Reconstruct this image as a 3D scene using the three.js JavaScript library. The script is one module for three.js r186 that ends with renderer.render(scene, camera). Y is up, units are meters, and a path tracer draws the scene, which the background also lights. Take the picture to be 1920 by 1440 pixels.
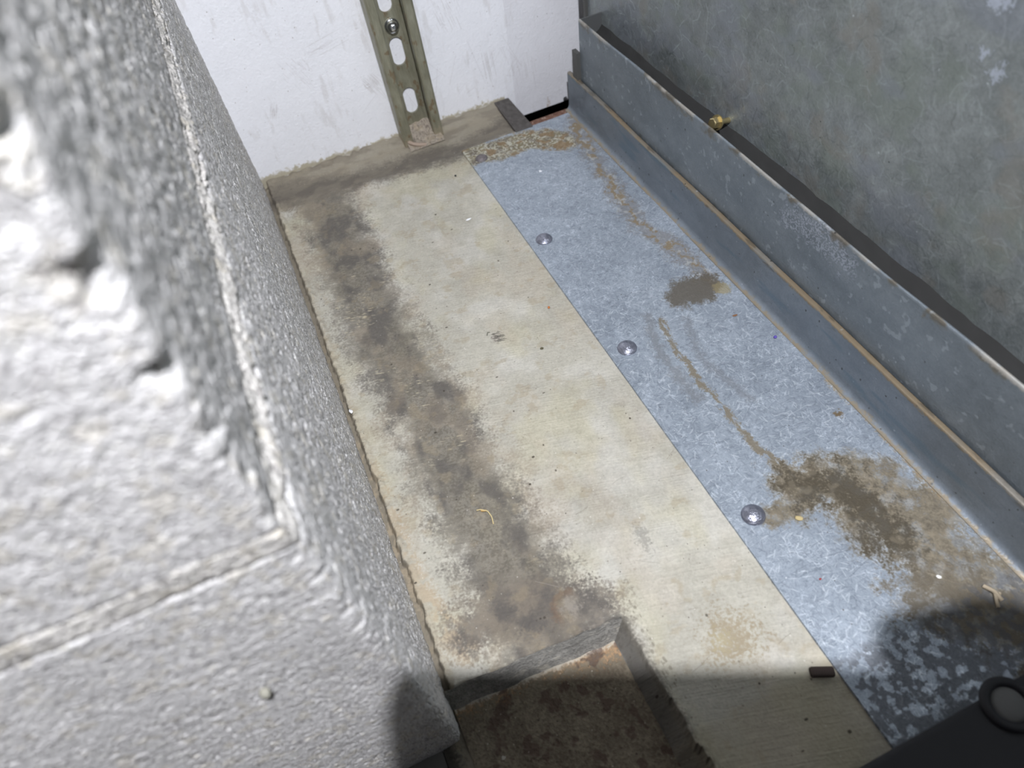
import * as THREE from 'three';
import { RoundedBoxGeometry } from 'three/addons/geometries/RoundedBoxGeometry.js';
import { MarchingCubes } from 'three/addons/objects/MarchingCubes.js';
import { mergeGeometries, mergeVertices } from 'three/addons/utils/BufferGeometryUtils.js';
import { RectAreaLightUniformsLib } from 'three/addons/lights/RectAreaLightUniformsLib.js';

// ---------------------------------------------------------------- camera, light, exposure
const scene = new THREE.Scene();
scene.background = new THREE.Color(0, 0, 0);
const renderer = new THREE.WebGLRenderer();
renderer.toneMapping = THREE.LinearToneMapping;
renderer.toneMappingExposure = 1.0;
renderer.shadowMap.enabled = true;
RectAreaLightUniformsLib.init();

const EYE = new THREE.Vector3(0, 0.37, 0);
const RIGHT = new THREE.Vector3(0.9095, -0.121, 0.3977).normalize();
const UPV = new THREE.Vector3(0.3834, 0.6136, -0.6902).normalize();
const BACK = new THREE.Vector3().crossVectors(RIGHT, UPV).normalize();
const camera = new THREE.PerspectiveCamera(57.13, 1920 / 1440, 0.01, 20);
camera.position.copy(EYE);
camera.quaternion.setFromRotationMatrix(new THREE.Matrix4().makeBasis(RIGHT, new THREE.Vector3().crossVectors(BACK, RIGHT), BACK));
camera.focus = 0.46;
camera.userData.fStop = 8;
scene.add(camera);

const LAMP = new THREE.Vector3(0.034, 0.745, 0.096), LAMP_AIM = new THREE.Vector3(0.1, 0, -0.28);
const LAMP_POWER = 2.5, LAMP_COLOR = new THREE.Color(0.97, 0.985, 1.05), LAMP_SIZE = 0.28;
const FILL_POWER = 0.7, FILL_COLOR = new THREE.Color(0.95, 0.86, 1.1);

// ---------------------------------------------------------------- helpers
let seedState = 20240607;
const rnd = () => { seedState = (seedState + 0x6d2b79f5) | 0; let t = Math.imul(seedState ^ (seedState >>> 15), 1 | seedState); t = (t + Math.imul(t ^ (t >>> 7), 61 | t)) ^ t; return ((t ^ (t >>> 14)) >>> 0) / 4294967296; };
const rr = (a, b) => a + (b - a) * rnd();
const clamp = (x, a = 0, b = 1) => (x < a ? a : x > b ? b : x);
const sst = (a, b, x) => { const t = clamp((x - a) / (b - a)); return t * t * (3 - 2 * t); };
const lerp = (a, b, t) => a + (b - a) * t;
const TAB = new Float32Array(65536); for (let i = 0; i < 65536; i++) TAB[i] = rnd();
// value noise 0..1 on an integer lattice
function vn(x, y, s = 0) {
  const xi = Math.floor(x), yi = Math.floor(y); let fx = x - xi, fy = y - yi;
  fx = fx * fx * (3 - 2 * fx); fy = fy * fy * (3 - 2 * fy);
  const h = (a, b) => TAB[(Math.imul(a, 73856093) ^ Math.imul(b, 19349663) ^ Math.imul(s + 1, 83492791)) >>> 7 & 65535];
  const a = h(xi, yi), b = h(xi + 1, yi), c = h(xi, yi + 1), d = h(xi + 1, yi + 1);
  return a + (b - a) * fx + (c - a + (a - b - c + d) * fx) * fy;
}
function fbm(x, y, o, s = 0) { let v = 0, a = 0.5, t = 0; for (let i = 0; i < o; i++) { v += a * vn(x, y, s + i * 7); t += a; a *= 0.55; x = x * 2.03 + 11.3; y = y * 2.03 + 5.7; } return v / t; }
function pd(x, y, p) { let m = 1e9; for (let i = 0; i + 1 < p.length; i++) { const [ax, ay] = p[i], bx = p[i + 1][0] - ax, by = p[i + 1][1] - ay, t = clamp(((x - ax) * bx + (y - ay) * by) / (bx * bx + by * by + 1e-12)), dx = x - ax - bx * t, dy = y - ay - by * t, d = dx * dx + dy * dy; if (d < m) m = d; } return Math.sqrt(m); }
const taken = {};
const numbered = (n) => { const k = (taken[n] = (taken[n] || 0) + 1) - 1; return k ? `${n}_${String(k).padStart(3, '0')}` : n; };
const shadowed = (m) => { m.castShadow = m.receiveShadow = true; return m; };
function mesh(name, geometry, material, parent) { const m = shadowed(new THREE.Mesh(geometry, material)); m.name = parent ? name : numbered(name); (parent || scene).add(m); return m; }
function tag(o, label, category, group) { o.userData = { ...o.userData, label, category }; if (group) o.userData.group = group; return o; }
function thing(name, label, category, at = [0, 0, 0], group) { const g = new THREE.Group(); g.name = numbered(name); g.position.set(...at); scene.add(g); return tag(g, label, category, group); }
function struct(name, geometry, material) { const m = mesh(name, geometry, material); m.name = name; m.userData.kind = 'structure'; return m; }
const box = (x0, x1, y0, y1, z0, z1) => new THREE.BoxGeometry(x1 - x0, y1 - y0, z1 - z0).translate((x0 + x1) / 2, (y0 + y1) / 2, (z0 + z1) / 2);
function dataTex(w, h, data, srgb, repeat) {
  const t = new THREE.DataTexture(data, w, h); t.magFilter = THREE.LinearFilter; t.minFilter = THREE.LinearMipmapLinearFilter; t.generateMipmaps = true; t.anisotropy = 8;
  if (srgb) t.colorSpace = THREE.SRGBColorSpace;
  t.wrapS = t.wrapT = repeat ? THREE.RepeatWrapping : THREE.ClampToEdgeWrapping; t.needsUpdate = true; return t;
}
// A texture over [x0,x1] x [y0,y1] (metres). fn(x, y in mm, out) fills out = [r, g, b, height 0..1, roughness 0..1]; paint(ctx, X, Y, k) lays marks over the colours first (k = pixels per mm).
function surface(w, h, [x0, x1, y0, y1], fn, paint, opt = {}) {
  const col = new Uint8Array(w * h * 4), bump = opt.bump === false ? null : new Uint8Array(w * h * 4), rough = opt.rough ? new Uint8Array(w * h * 4) : null;
  let over = null;
  if (paint) {
    const cv = document.createElement('canvas'); cv.width = w; cv.height = h; const c = cv.getContext('2d');
    paint(c, (x) => (x - x0) / (x1 - x0) * w, (y) => (y - y0) / (y1 - y0) * h, w / (x1 - x0) / 1000, h / (y1 - y0) / 1000);
    over = c.getImageData(0, 0, w, h).data;
  }
  const out = [0, 0, 0, 0.5, 0.5];
  for (let j = 0, i = 0; j < h; j++) for (let k = 0; k < w; k++, i += 4) {
    fn((x0 + (k + 0.5) / w * (x1 - x0)) * 1000, (y0 + (j + 0.5) / h * (y1 - y0)) * 1000, out);
    let [r, g, b] = out;
    if (over) { const a = over[i + 3] / 255; if (a > 0) { r = lerp(r, over[i], a); g = lerp(g, over[i + 1], a); b = lerp(b, over[i + 2], a); } }
    col[i] = clamp(r, 0, 255); col[i + 1] = clamp(g, 0, 255); col[i + 2] = clamp(b, 0, 255); col[i + 3] = 255;
    if (bump) { bump[i] = bump[i + 1] = bump[i + 2] = clamp(out[3]) * 255; bump[i + 3] = 255; }
    if (rough) { rough[i] = rough[i + 1] = rough[i + 2] = clamp(out[4]) * 255; rough[i + 3] = 255; }
  }
  return { map: dataTex(w, h, col, true, opt.repeat), bumpMap: bump && dataTex(w, h, bump, false, opt.repeat), roughnessMap: rough && dataTex(w, h, rough, false, opt.repeat) };
}
// a grid of (nu x nv) samples: at(u index, v index) -> [x, y, z, texture u, texture v]
function grid(nu, nv, at) {
  const pos = new Float32Array(nu * nv * 3), uv = new Float32Array(nu * nv * 2), idx = [];
  for (let j = 0, n = 0; j < nv; j++) for (let i = 0; i < nu; i++, n++) { const p = at(i, j); pos[n * 3] = p[0]; pos[n * 3 + 1] = p[1]; pos[n * 3 + 2] = p[2]; uv[n * 2] = p[3]; uv[n * 2 + 1] = p[4]; }
  for (let j = 0; j + 1 < nv; j++) for (let i = 0; i + 1 < nu; i++) { const a = j * nu + i; idx.push(a, a + nu, a + 1, a + 1, a + nu, a + nu + 1); }
  const g = new THREE.BufferGeometry(); g.setAttribute('position', new THREE.BufferAttribute(pos, 3)); g.setAttribute('uv', new THREE.BufferAttribute(uv, 2)); g.setIndex(idx); g.computeVertexNormals(); return g;
}
// a sheet whose section is the outline pts ([x, y], open) swept along z; uv in metres of arc and z through uvOf(arc, z)
function sweep(pts, zs, uvOf, wobble) {
  const arc = [0]; for (let i = 1; i < pts.length; i++) arc.push(arc[i - 1] + Math.hypot(pts[i][0] - pts[i - 1][0], pts[i][1] - pts[i - 1][1]));
  return grid(pts.length, zs.length, (i, j) => { const d = wobble ? wobble(i, zs[j]) : [0, 0]; return [pts[i][0] + d[0], pts[i][1] + d[1], zs[j], ...uvOf(arc[i], zs[j], pts[i])]; });
}
const range = (a, b, step) => { const n = Math.max(1, Math.round((b - a) / step)); return Array.from({ length: n + 1 }, (_, i) => a + (b - a) * i / n); };
const std = (o) => new THREE.MeshStandardMaterial({ side: THREE.DoubleSide, ...o });
const mix3 = (o, c, t) => { o[0] = lerp(o[0], c[0], t); o[1] = lerp(o[1], c[1], t); o[2] = lerp(o[2], c[2], t); };
function stroke(c, pts, width, style) { c.strokeStyle = style; c.lineWidth = width; c.lineCap = 'round'; c.lineJoin = 'round'; c.beginPath(); pts.forEach(([x, y], i) => (i ? c.lineTo(x, y) : c.moveTo(x, y))); c.stroke(); }
function dot(c, x, y, rx, ry, style) { c.fillStyle = style; c.beginPath(); c.ellipse(x, y, Math.max(rx, 0.3), Math.max(ry, 0.3), 0, 0, 7); c.fill(); }

// ---------------------------------------------------------------- measures of the place (metres; y = 0 is the concrete ledge)
const WALL_Z = -0.615, BLOCK_X = -0.0335, BLOCK_Z = -0.1, SHEET_X = 0.144, CREASE = 0.2575;
const REC = { x: 0.061, z: -0.117, d: 0.013 };

// ---------------------------------------------------------------- concrete floor
const SOOT = [[-20, -598], [4, -580], [13, -530], [8, -430], [12, -349], [19, -291], [18, -243], [20, -204], [24, -168], [26, -144], [20, -122]];
const BACKSOOT = [[-25, -592], [10, -580], [63, -570], [112, -566], [150, -562], [200, -575]];
const fineX = (x) => x; // positions in millimetres below
const conc = surface(960, 2048, [-0.05, 0.22, -0.63, 0.06], (x, z, o) => {
  const w1 = (fbm(x / 14, z / 14, 4, 3) - 0.5) * 26, w2 = (fbm(x / 14 + 40, z / 14, 4, 9) - 0.5) * 26;
  const big = fbm(x / 45, z / 45, 4, 21), mid = fbm(x / 7, z / 7, 4, 31), fine = fbm(x / 1.1, z / 1.1, 3, 41);
  const f2 = fbm(x / 0.9, z / 0.9, 2, 42);
  const bu = x * 0.96 + z * 0.27, bv = -x * 0.27 + z * 0.96, broom = fbm(bu / 16, bv / 0.75, 3, 51);
  o[0] = 172; o[1] = 168; o[2] = 155;
  mix3(o, [190, 187, 178], sst(0.45, 0.72, fbm(x / 30 + 9, z / 30, 3, 77)) * 0.6);
  mix3(o, [177, 171, 146], sst(0.46, 0.75, fbm(x / 24, z / 36 + 7, 3, 78)) * 0.5);
  mix3(o, [182, 164, 142], sst(0.5, 0.75, fbm(x / 22 + 33, z / 30 + 7, 3, 79)) * 0.16);
  const v = (big - 0.5) * 22 + (mid - 0.5) * 17 + (fine - 0.5) * 24 + (broom - 0.5) * 12;
  o[0] += v; o[1] += v; o[2] += v * 0.95;
  // soot and mould: two crossing bands with ragged, mottled rims
  const wide = 29;
  const ds = pd(x + w1 * 0.7, z + w2 * 0.7, SOOT) / wide, db = pd(x + w1 * 0.6, z + w2 * 0.5, BACKSOOT) / 14;
  const grain = (mid - 0.5) * 0.7 + (fine - 0.5) * 1.4 + (broom - 0.5) * 0.3;
  const s1 = sst(1.25, 0.4, ds + grain * 0.5), s2 = sst(1.5, 0.2, db + grain * 0.6);
  const soot = Math.max(s1 * 0.9, s2 * 0.82);
  mix3(o, [106 + (mid - 0.5) * 34, 100 + (mid - 0.5) * 32, 89 + (mid - 0.5) * 28], soot * (0.74 + 0.26 * sst(0.4, 0.6, fine)));
  mix3(o, [88, 84, 80], s1 * sst(0.42, 0.7, fbm(x / 11 + 3, z / 18, 4, 61)) * 0.7);
  mix3(o, [96, 92, 88], s2 * sst(0.42, 0.7, fbm(x / 14 + 3, z / 5, 4, 62)) * 0.5);
  // pale worn streaks in the soot
  if (s1 > 0.1) mix3(o, [188, 178, 152], s1 * sst(0.68, 0.8, fbm(bu / 4.2, bv / 0.9, 2, 91)) * sst(0.42, 0.6, fbm(x / 20, z / 20, 2, 93)) * (z < -250 && z > -450 ? 0.8 : 0.25));
  // brown halo and patches
  mix3(o, [152, 138, 118], sst(2.0, 0.9, ds + grain * 0.9) * sst(0.5, 0.7, fbm(x / 18 + 70, z / 24, 4, 63)) * 0.3);
  // dark line along the foot joint, earth-coloured grit by the block wall and in front
  mix3(o, [52, 48, 42], sst(3.4, 1.2, x + 33.5 - fbm(z / 11, 4, 3, 15) * 2.4 + (f2 - 0.5) * 2.4) * 0.85);
  const dw = pd(x + w1 * 0.35, z, [[-34, -290], [-31, -235], [-29, -190], [-24, -155], [-16, -136]]) / 9;
  mix3(o, [172, 150, 120], sst(1.25, 0.4, dw + grain * 0.7) * sst(0.38, 0.56, mid) * 0.55);
  mix3(o, [168, 158, 138], sst(10, 3, Math.abs(x + 33) + grain * 5) * 0.6);
  const dz = sst(16, 5, z + 600 < 0 ? -(z + 600) * 0.2 : (z + 604) + grain * 9) * sst(-602, -596, z) ; mix3(o, [170, 158, 134], clamp(dz) * 0.5);
  // rough corner by the recess
  const dc = pd(x + w1 * 0.5, z + w2 * 0.5, [[-8, -146], [14, -150], [38, -132], [52, -126]]) / 19; mix3(o, [120, 111, 99], sst(1.25, 0.3, dc + grain * 0.8) * 0.75); mix3(o, [88, 84, 80], sst(1.1, 0.2, dc + grain * 0.9) * sst(0.36, 0.7, fbm(x / 9 + 3, z / 9, 4, 64) * 0.75 + fine * 0.25) * 0.8);
  const dr = Math.abs(Math.hypot(x - 43, z + 133) - 8.5); mix3(o, [110, 90, 74], sst(3.2, 0.4, dr + grain * 3) * 0.6 * sst(-130, -140, z + (x - 43)));
  mix3(o, [160, 153, 142], sst(7, 2, Math.hypot(x - 43, z + 133) + grain * 7) * 0.5);
  // separate stains, then darker tones by the recess and at the near end
  mix3(o, [132, 130, 122], sst(9, 2, Math.hypot((x - 97) * 1.4, (z + 151) * 0.8) + grain * 9) * 0.45);
  mix3(o, [146, 130, 102], sst(18, 3, Math.hypot(x - 109, (z + 83) * 1.1) + grain * 22) * 0.6);
  mix3(o, [186, 178, 134], sst(6, 2, Math.hypot(x - 104, (z + 84)) + grain * 9) * 0.25);
  mix3(o, [150, 136, 110], sst(0.62, 0.76, fbm(x / 10 + 17, z / 10, 4, 104)) * 0.3);
  mix3(o, [128, 120, 112], sst(5, 1, Math.hypot((x - 83) * 1.2, z + 331) + grain * 7) * 0.75);
  mix3(o, [138, 130, 114], sst(-560, -569, z + grain * 8) * 0.75); mix3(o, [118, 110, 98], sst(-560, -569, z + grain * 8) * sst(0.42, 0.66, fbm(x / 16, z / 7, 4, 103)) * 0.5); mix3(o, [98, 92, 84], s2 * (0.45 + 0.4 * sst(0.4, 0.62, fbm(x / 12, z / 6, 4, 105))));
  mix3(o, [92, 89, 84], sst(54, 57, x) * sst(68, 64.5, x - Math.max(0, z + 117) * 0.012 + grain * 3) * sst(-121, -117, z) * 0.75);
  mix3(o, [124, 118, 106], sst(74, 65, x + grain * 6) * sst(62, 65, x) * sst(-126, -112, z) * 0.5);  // shade of the raised arris painted as a darker strip beside it
  if (z > -56) mix3(o, [150, 140, 118], sst(-56, -50, z + grain * 6) * 0.35);  // browner tone over the near end of the ledge
  o[3] = 0.5 + (fine - 0.5) * 0.5 + (broom - 0.5) * 0.5 + (mid - 0.5) * 0.4 + soot * (fbm(x / 1.6, z / 1.6, 2, 111) - 0.5) * 0.6;
}, (c, X, Y, kx, ky) => {
  for (let i = 0; i < 900; i++) { const x = rr(-0.034, 0.144), z = rr(-0.61, 0.05), d = rnd(); dot(c, X(x), Y(z), rr(0.15, 0.45) * kx, rr(0.15, 0.45) * ky, d < 0.6 ? `rgba(70,64,56,${rr(0.3, 0.8)})` : `rgba(225,222,212,${rr(0.3, 0.8)})`); }
  for (let i = 0; i < 60; i++) { const x = rr(-0.03, 0.14), z = rr(-0.6, 0.05); dot(c, X(x), Y(z), rr(0.4, 1.0) * kx, rr(0.3, 0.8) * ky, `rgba(58,52,44,${rr(0.5, 0.9)})`); }
  for (let i = 0; i < 60; i++) { const x = rr(0, 0.14), z = rr(-0.55, 0.0), a = rr(-0.6, 0.9), l = rr(0.002, 0.012); stroke(c, [[X(x), Y(z)], [X(x + l * 0.5 + rr(-.001, .001)), Y(z + l * a * 0.5)], [X(x + l), Y(z + l * a + rr(-.001, .001))]], rr(0.12, 0.25) * kx, rnd() < 0.5 ? 'rgba(90,84,74,.4)' : 'rgba(222,216,200,.4)'); }
  stroke(c, [[X(0.078), Y(-0.336)], [X(0.0795), Y(-0.3385)], [X(0.081), Y(-0.338)]], 0.5 * kx, 'rgba(60,60,50,.9)');
  for (let i = 0; i < 26; i++) { const x = 0.0835 + rr(-0.003, 0.004), z = -0.331 + rr(-0.005, 0.005); stroke(c, [[X(x), Y(z)], [X(x + 0.0022), Y(z + 0.0008)]], 0.35 * kx, 'rgba(74,72,64,.75)'); }
  for (let i = 0; i < 26; i++) { const t = rr(0, 0.055), z = -0.118 + t, x = 0.068 + rr(0, 0.006) ; dot(c, X(x), Y(z), rr(.2, .9) * kx, rr(.3, 1.4) * ky, 'rgba(118,112,98,.5)'); }
});
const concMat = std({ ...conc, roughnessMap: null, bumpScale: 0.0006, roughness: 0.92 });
const recessEdge = (z) => REC.x + 0.004 + (vn(z * 180, 3, 5) - 0.5) * 0.0022 + Math.max(0, z + 0.117) * 0.012;
const recessBack = (x) => REC.z - 0.0055 + (x + 0.03) * 0.06 + (vn(x * 140, 9, 6) - 0.5) * 0.0012;
function ledgeHeight(x, z) {
  let y = (fbm(x * 60, z * 60, 3, 201) - 0.5) * 0.0009 - 0.0002;
  const inX = recessEdge(z) - x, inZ = z - recessBack(x);
  if (inX > 0 && inZ > 0) {
    const slope = Math.min(inX / 0.008, inZ / 0.0065, 1);
    return -REC.d * slope + y * 2 + (fbm(x * 220, z * 220, 3, 207) - 0.5) * 0.0014 * slope;
  }
  // raised arris along the right side of the recess, growing towards the viewer
  if (inX <= 0 && z > REC.z) { const k = sst(-0.115, -0.03, z); y += 0.0075 * k * sst(0.0055, 0.0012, -inX) * (0.8 + 0.4 * vn(z * 300, 1, 8)); }
  if (inX > -0.01 && inZ > -0.02) y += 0.0008 * (vn(x * 300, z * 300, 14) - 0.4);
  // open joint and mortar crumbs at the foot of the block wall
  const e = x - BLOCK_X;
  const je = 0.0022 * fbm(z * 90, 4, 3, 15) + 0.0016 * vn(z * 400, 6, 16);
  y += -0.006 * sst(0.0012, 0, e - 0.0004 - je) + 0.0024 * sst(0.0032, 0.0004, Math.abs(e - 0.0034 - je)) * sst(0.35, 0.8, fbm(z * 110, 5, 3, 10));
  // rough mortar along the white wall
  y += 0.003 * sst(WALL_Z + 0.02, WALL_Z + 0.002, z) * (0.55 + 0.9 * vn(x * 200, z * 200, 11)) * (x < 0.2 ? 1 : 0);
  if (x > 0.2158 && z < -0.5575) y = -0.2;
  return y;
}
{
  const xs = [...range(-0.045, 0.146, 0.0008), ...range(0.15, 0.21, 0.01), 0.2155, 0.2159, 0.24, 0.262], zs = [...range(-0.63, -0.5585, 0.0012), -0.5577, -0.5573, ...range(-0.5565, -0.135, 0.0011), ...range(-0.1345, 0.06, 0.0007)];
  const g = grid(xs.length, zs.length, (i, j) => [xs[i], ledgeHeight(xs[i], zs[j]), zs[j], (xs[i] + 0.05) / 0.27, (zs[j] + 0.63) / 0.69]);
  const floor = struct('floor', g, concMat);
  floor.userData.label = 'stained concrete ledge with a soot band and a shallow sunken corner';
  // the sunken corner's far face, streaked by the form board, and its loose grimy bottom
  const grime = surface(512, 512, [0, 0.1, 0, 0.1], (x, y, o) => {
    const n = fbm(x / 5, y / 5, 4, 301), f = fbm(x / 0.9, y / 0.9, 3, 302), st = fbm(x / 14, y / 0.7, 3, 303);
    const v = 128 + (n - 0.5) * 50 + (f - 0.5) * 40 + (st - 0.5) * 26; o[0] = v; o[1] = v * 0.98; o[2] = v * 0.93;
    mix3(o, [160, 154, 140], sst(0.62, 0.78, n) * 0.6); o[3] = st * 0.25 + f * 0.6;
  });
  const grimeMat = std({ map: grime.map, bumpMap: grime.bumpMap, bumpScale: 0.0007, roughness: 0.95 });
  const fx = range(-0.034, 0.0645, 0.0012);
  mesh('recess_face', grid(fx.length, 14, (i, j) => { const t = j / 13, x = fx[i]; return [x, 0.0004 - (REC.d - 0.0006) * t, recessBack(x) + 0.0006 + 0.0066 * t + (fbm(x * 60, t * 9, 3, 311) - 0.5) * 0.0012 * Math.sin(t * 3.14), (x + 0.034) / 0.1, t * 0.17]; }), grimeMat, floor);
  const bottom = surface(512, 768, [-0.034, 0.062, -0.125, 0.06], (x, z, o) => {
    const n = fbm(x / 9, z / 9, 4, 321), f = fbm(x / 1.2, z / 1.2, 3, 322);
    const v = (n - 0.5) * 40 + (f - 0.5) * 46; o[0] = 118 + v; o[1] = 108 + v; o[2] = 92 + v * 0.9;
    mix3(o, [186, 150, 112], sst(17, 6, (z + 118) - (x - 50) * 0.1 + (f - 0.5) * 16 + (n - 0.5) * 14) * 0.8);
    mix3(o, [188, 184, 172], sst(5, 2, Math.abs(z + 114 - (x - 30) * 0.06) + (f - 0.5) * 5) * 0.8);
    mix3(o, [70, 52, 46], sst(0.6, 0.72, fbm(x / 6 + 20, z / 6, 3, 323)) * 0.5);
    o[3] = f;
  }, (c, X, Y, kx, ky) => { for (let i = 0; i < 160; i++) dot(c, X(rr(-0.03, 0.06)), Y(rr(-0.11, 0.05)), rr(.15, .5) * kx, rr(.15, .5) * ky, rnd() < 0.5 ? 'rgba(200,195,180,.7)' : 'rgba(40,34,30,.7)'); });
  const bx = range(-0.033, 0.0572, 0.0016), bz = range(-0.119, 0.058, 0.0016);
  mesh('recess_bottom', grid(bx.length, bz.length, (i, j) => [bx[i], -REC.d + 0.0007 + (fbm(bx[i] * 260, bz[j] * 260, 3, 331) - 0.5) * 0.0016, bz[j], (bx[i] + 0.034) / 0.096, (bz[j] + 0.125) / 0.185]), std({ map: bottom.map, bumpMap: bottom.bumpMap, bumpScale: 0.0008, roughness: 0.95 }), floor);
}

// ---------------------------------------------------------------- block wall on the left: two courses seen, laid in mortar
const rough = surface(1024, 1024, [0, 0.18, 0, 0.18], (x, y, o) => {
  const P = 180, tile = (s, q, k) => { // blend the four shifted copies so that the pattern repeats without a seam
    const u = x / P, v = y / P, f = (a, b) => fbm((x - a * P) / s, (y - b * P) / s, q, k); const eu = sst(0.8, 1, u), ev = sst(0.8, 1, v);
    return lerp(lerp(f(0, 0), f(1, 0), eu), lerp(f(0, 1), f(1, 1), eu), ev);
  };
  const n = tile(16, 3, 401), m = tile(3.2, 3, 402), f = tile(0.55, 3, 403);
  const v = 213 + (n - 0.5) * 24 + (m - 0.5) * 20 + (f - 0.5) * 34; o[0] = v; o[1] = v * 0.99; o[2] = v * 0.98;
  mix3(o, [212, 204, 186], sst(0.58, 0.72, tile(5, 3, 404)) * 0.4);
  mix3(o, [132, 128, 128], sst(0.64, 0.78, tile(1.5, 2, 405)) * 0.5);
  mix3(o, [232, 230, 222], sst(0.66, 0.8, tile(1.9, 2, 406)) * 0.55);
  o[3] = 0.55 + (f - 0.5) * 1.2 + (tile(1.5, 2, 407) - 0.5) * 0.7 - sst(0.6, 0.72, tile(1.7, 2, 408)) * 0.5;
}, null, { repeat: true });
const matte = (o) => new THREE.MeshPhysicalMaterial({ side: THREE.DoubleSide, roughness: 1, specularIntensity: 0.25, ...o });
const blockMat = matte({ map: rough.map, bumpMap: rough.bumpMap, bumpScale: 0.0007 });
const mortarMat = matte({ map: rough.map, bumpMap: rough.bumpMap, bumpScale: 0.0008, color: new THREE.Color(0.88, 0.865, 0.83) });
const SIDE = 0.535, ss = (() => { const a = []; let s = 0; while (s < SIDE - 0.012) { a.push(s); s += 0.00085 + 0.0014 * Math.max(0, (SIDE - s - 0.12) / 0.4); } for (const q of range(SIDE - 0.0115, SIDE + 0.012, 0.0006)) a.push(q); for (const q of range(SIDE + 0.0127, SIDE + 0.15, 0.0009)) a.push(q); for (const q of range(SIDE + 0.154, SIDE + 0.41, 0.004)) a.push(q); return a; })();
const round = 0.001;
function wallPoint(s, h, inset) { // s runs along the side face to the corner and then along the front face; h = outward displacement
  const d = s - SIDE, r = round + 0.003;
  let x, z, nx, nz;
  if (d < -r) { x = BLOCK_X; z = BLOCK_Z + d; nx = 1; nz = 0; } else if (d > r) { x = BLOCK_X - d; z = BLOCK_Z; nx = 0; nz = 1; } else {
    const a = (d + r) / (2 * r) * Math.PI / 2; x = BLOCK_X - r + r * Math.cos(a); z = BLOCK_Z - r + r * Math.sin(a); nx = Math.cos(a); nz = Math.sin(a);
  }
  return [x + nx * (h - inset), z + nz * (h - inset)];
}
function relief(s, y, k) {
  const S = s * 1000, Y = y * 1000;
  const grains = (fbm(S / 1.9, Y / 1.9, 3, 500 + k) - 0.5) * 1.35, lumps = (fbm(S / 6, Y / 6, 3, 510 + k) - 0.5) * 0.75, pit = sst(0.64, 0.8, fbm(S / 2.6, Y / 2.2, 2, 520 + k)) * 1.2, wave = (vn(S / 60, Y / 60, 530 + k) - 0.5) * 1.2;
  const front = lerp(1, 0.38, sst(SIDE - 0.002, SIDE + 0.006, s)); let h = (grains * 0.6 + lumps - pit * 0.85) * front + wave * 0.6;
  const e = Math.abs(s - SIDE) * 1000; h -= sst(9, 0, e) * (sst(0.5, 0.75, fbm(S / 40, Y / 8, 3, 540 + k)) * (k ? 3.4 : 1.6) + fbm(Y / 6, S / 7, 3, 550 + k) * 1.3);
  return h / 1000 - 0.0008;
}
// upper course set back; its outward lean is added to darken the side face
const leanOf = (s, y) => clamp(0.0024 - 0.062 * (y - 0.2225), -0.0055, 0.0024) * sst(SIDE + 0.004, SIDE - 0.002, s) * (y < 0.37 ? 1 : Math.max(0, (0.412 - y) / 0.042));
function course(y0, y1, k) {
  const ys = range(y0, Math.min(y1, 0.4), 0.00085); if (y1 > 0.4) ys.push(...range(0.41, y1, 0.02));
  const made = grid(ss.length, ys.length, (i, j) => {
    const s = ss[i], y = ys[j], edge = Math.min(y - y0, y1 - y), b = 0.0026 * sst(0.004, 0, edge) * sst(0.35, 0.8, vn(s * 60, k, 561)) * sst(SIDE + 0.006, SIDE, s) + 0.02 * sst(0.001, 0, edge);
    const lean = k ? leanOf(s, y) : 0;
    const [x, z] = wallPoint(s, relief(s, y, k), b + lean); return [x, y + (vn(s * 70, y * 70, 570 + k) - 0.5) * 0.0012, z, s / 0.18, y / 0.18 + k * 0.37];
  });
return made;
}
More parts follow.
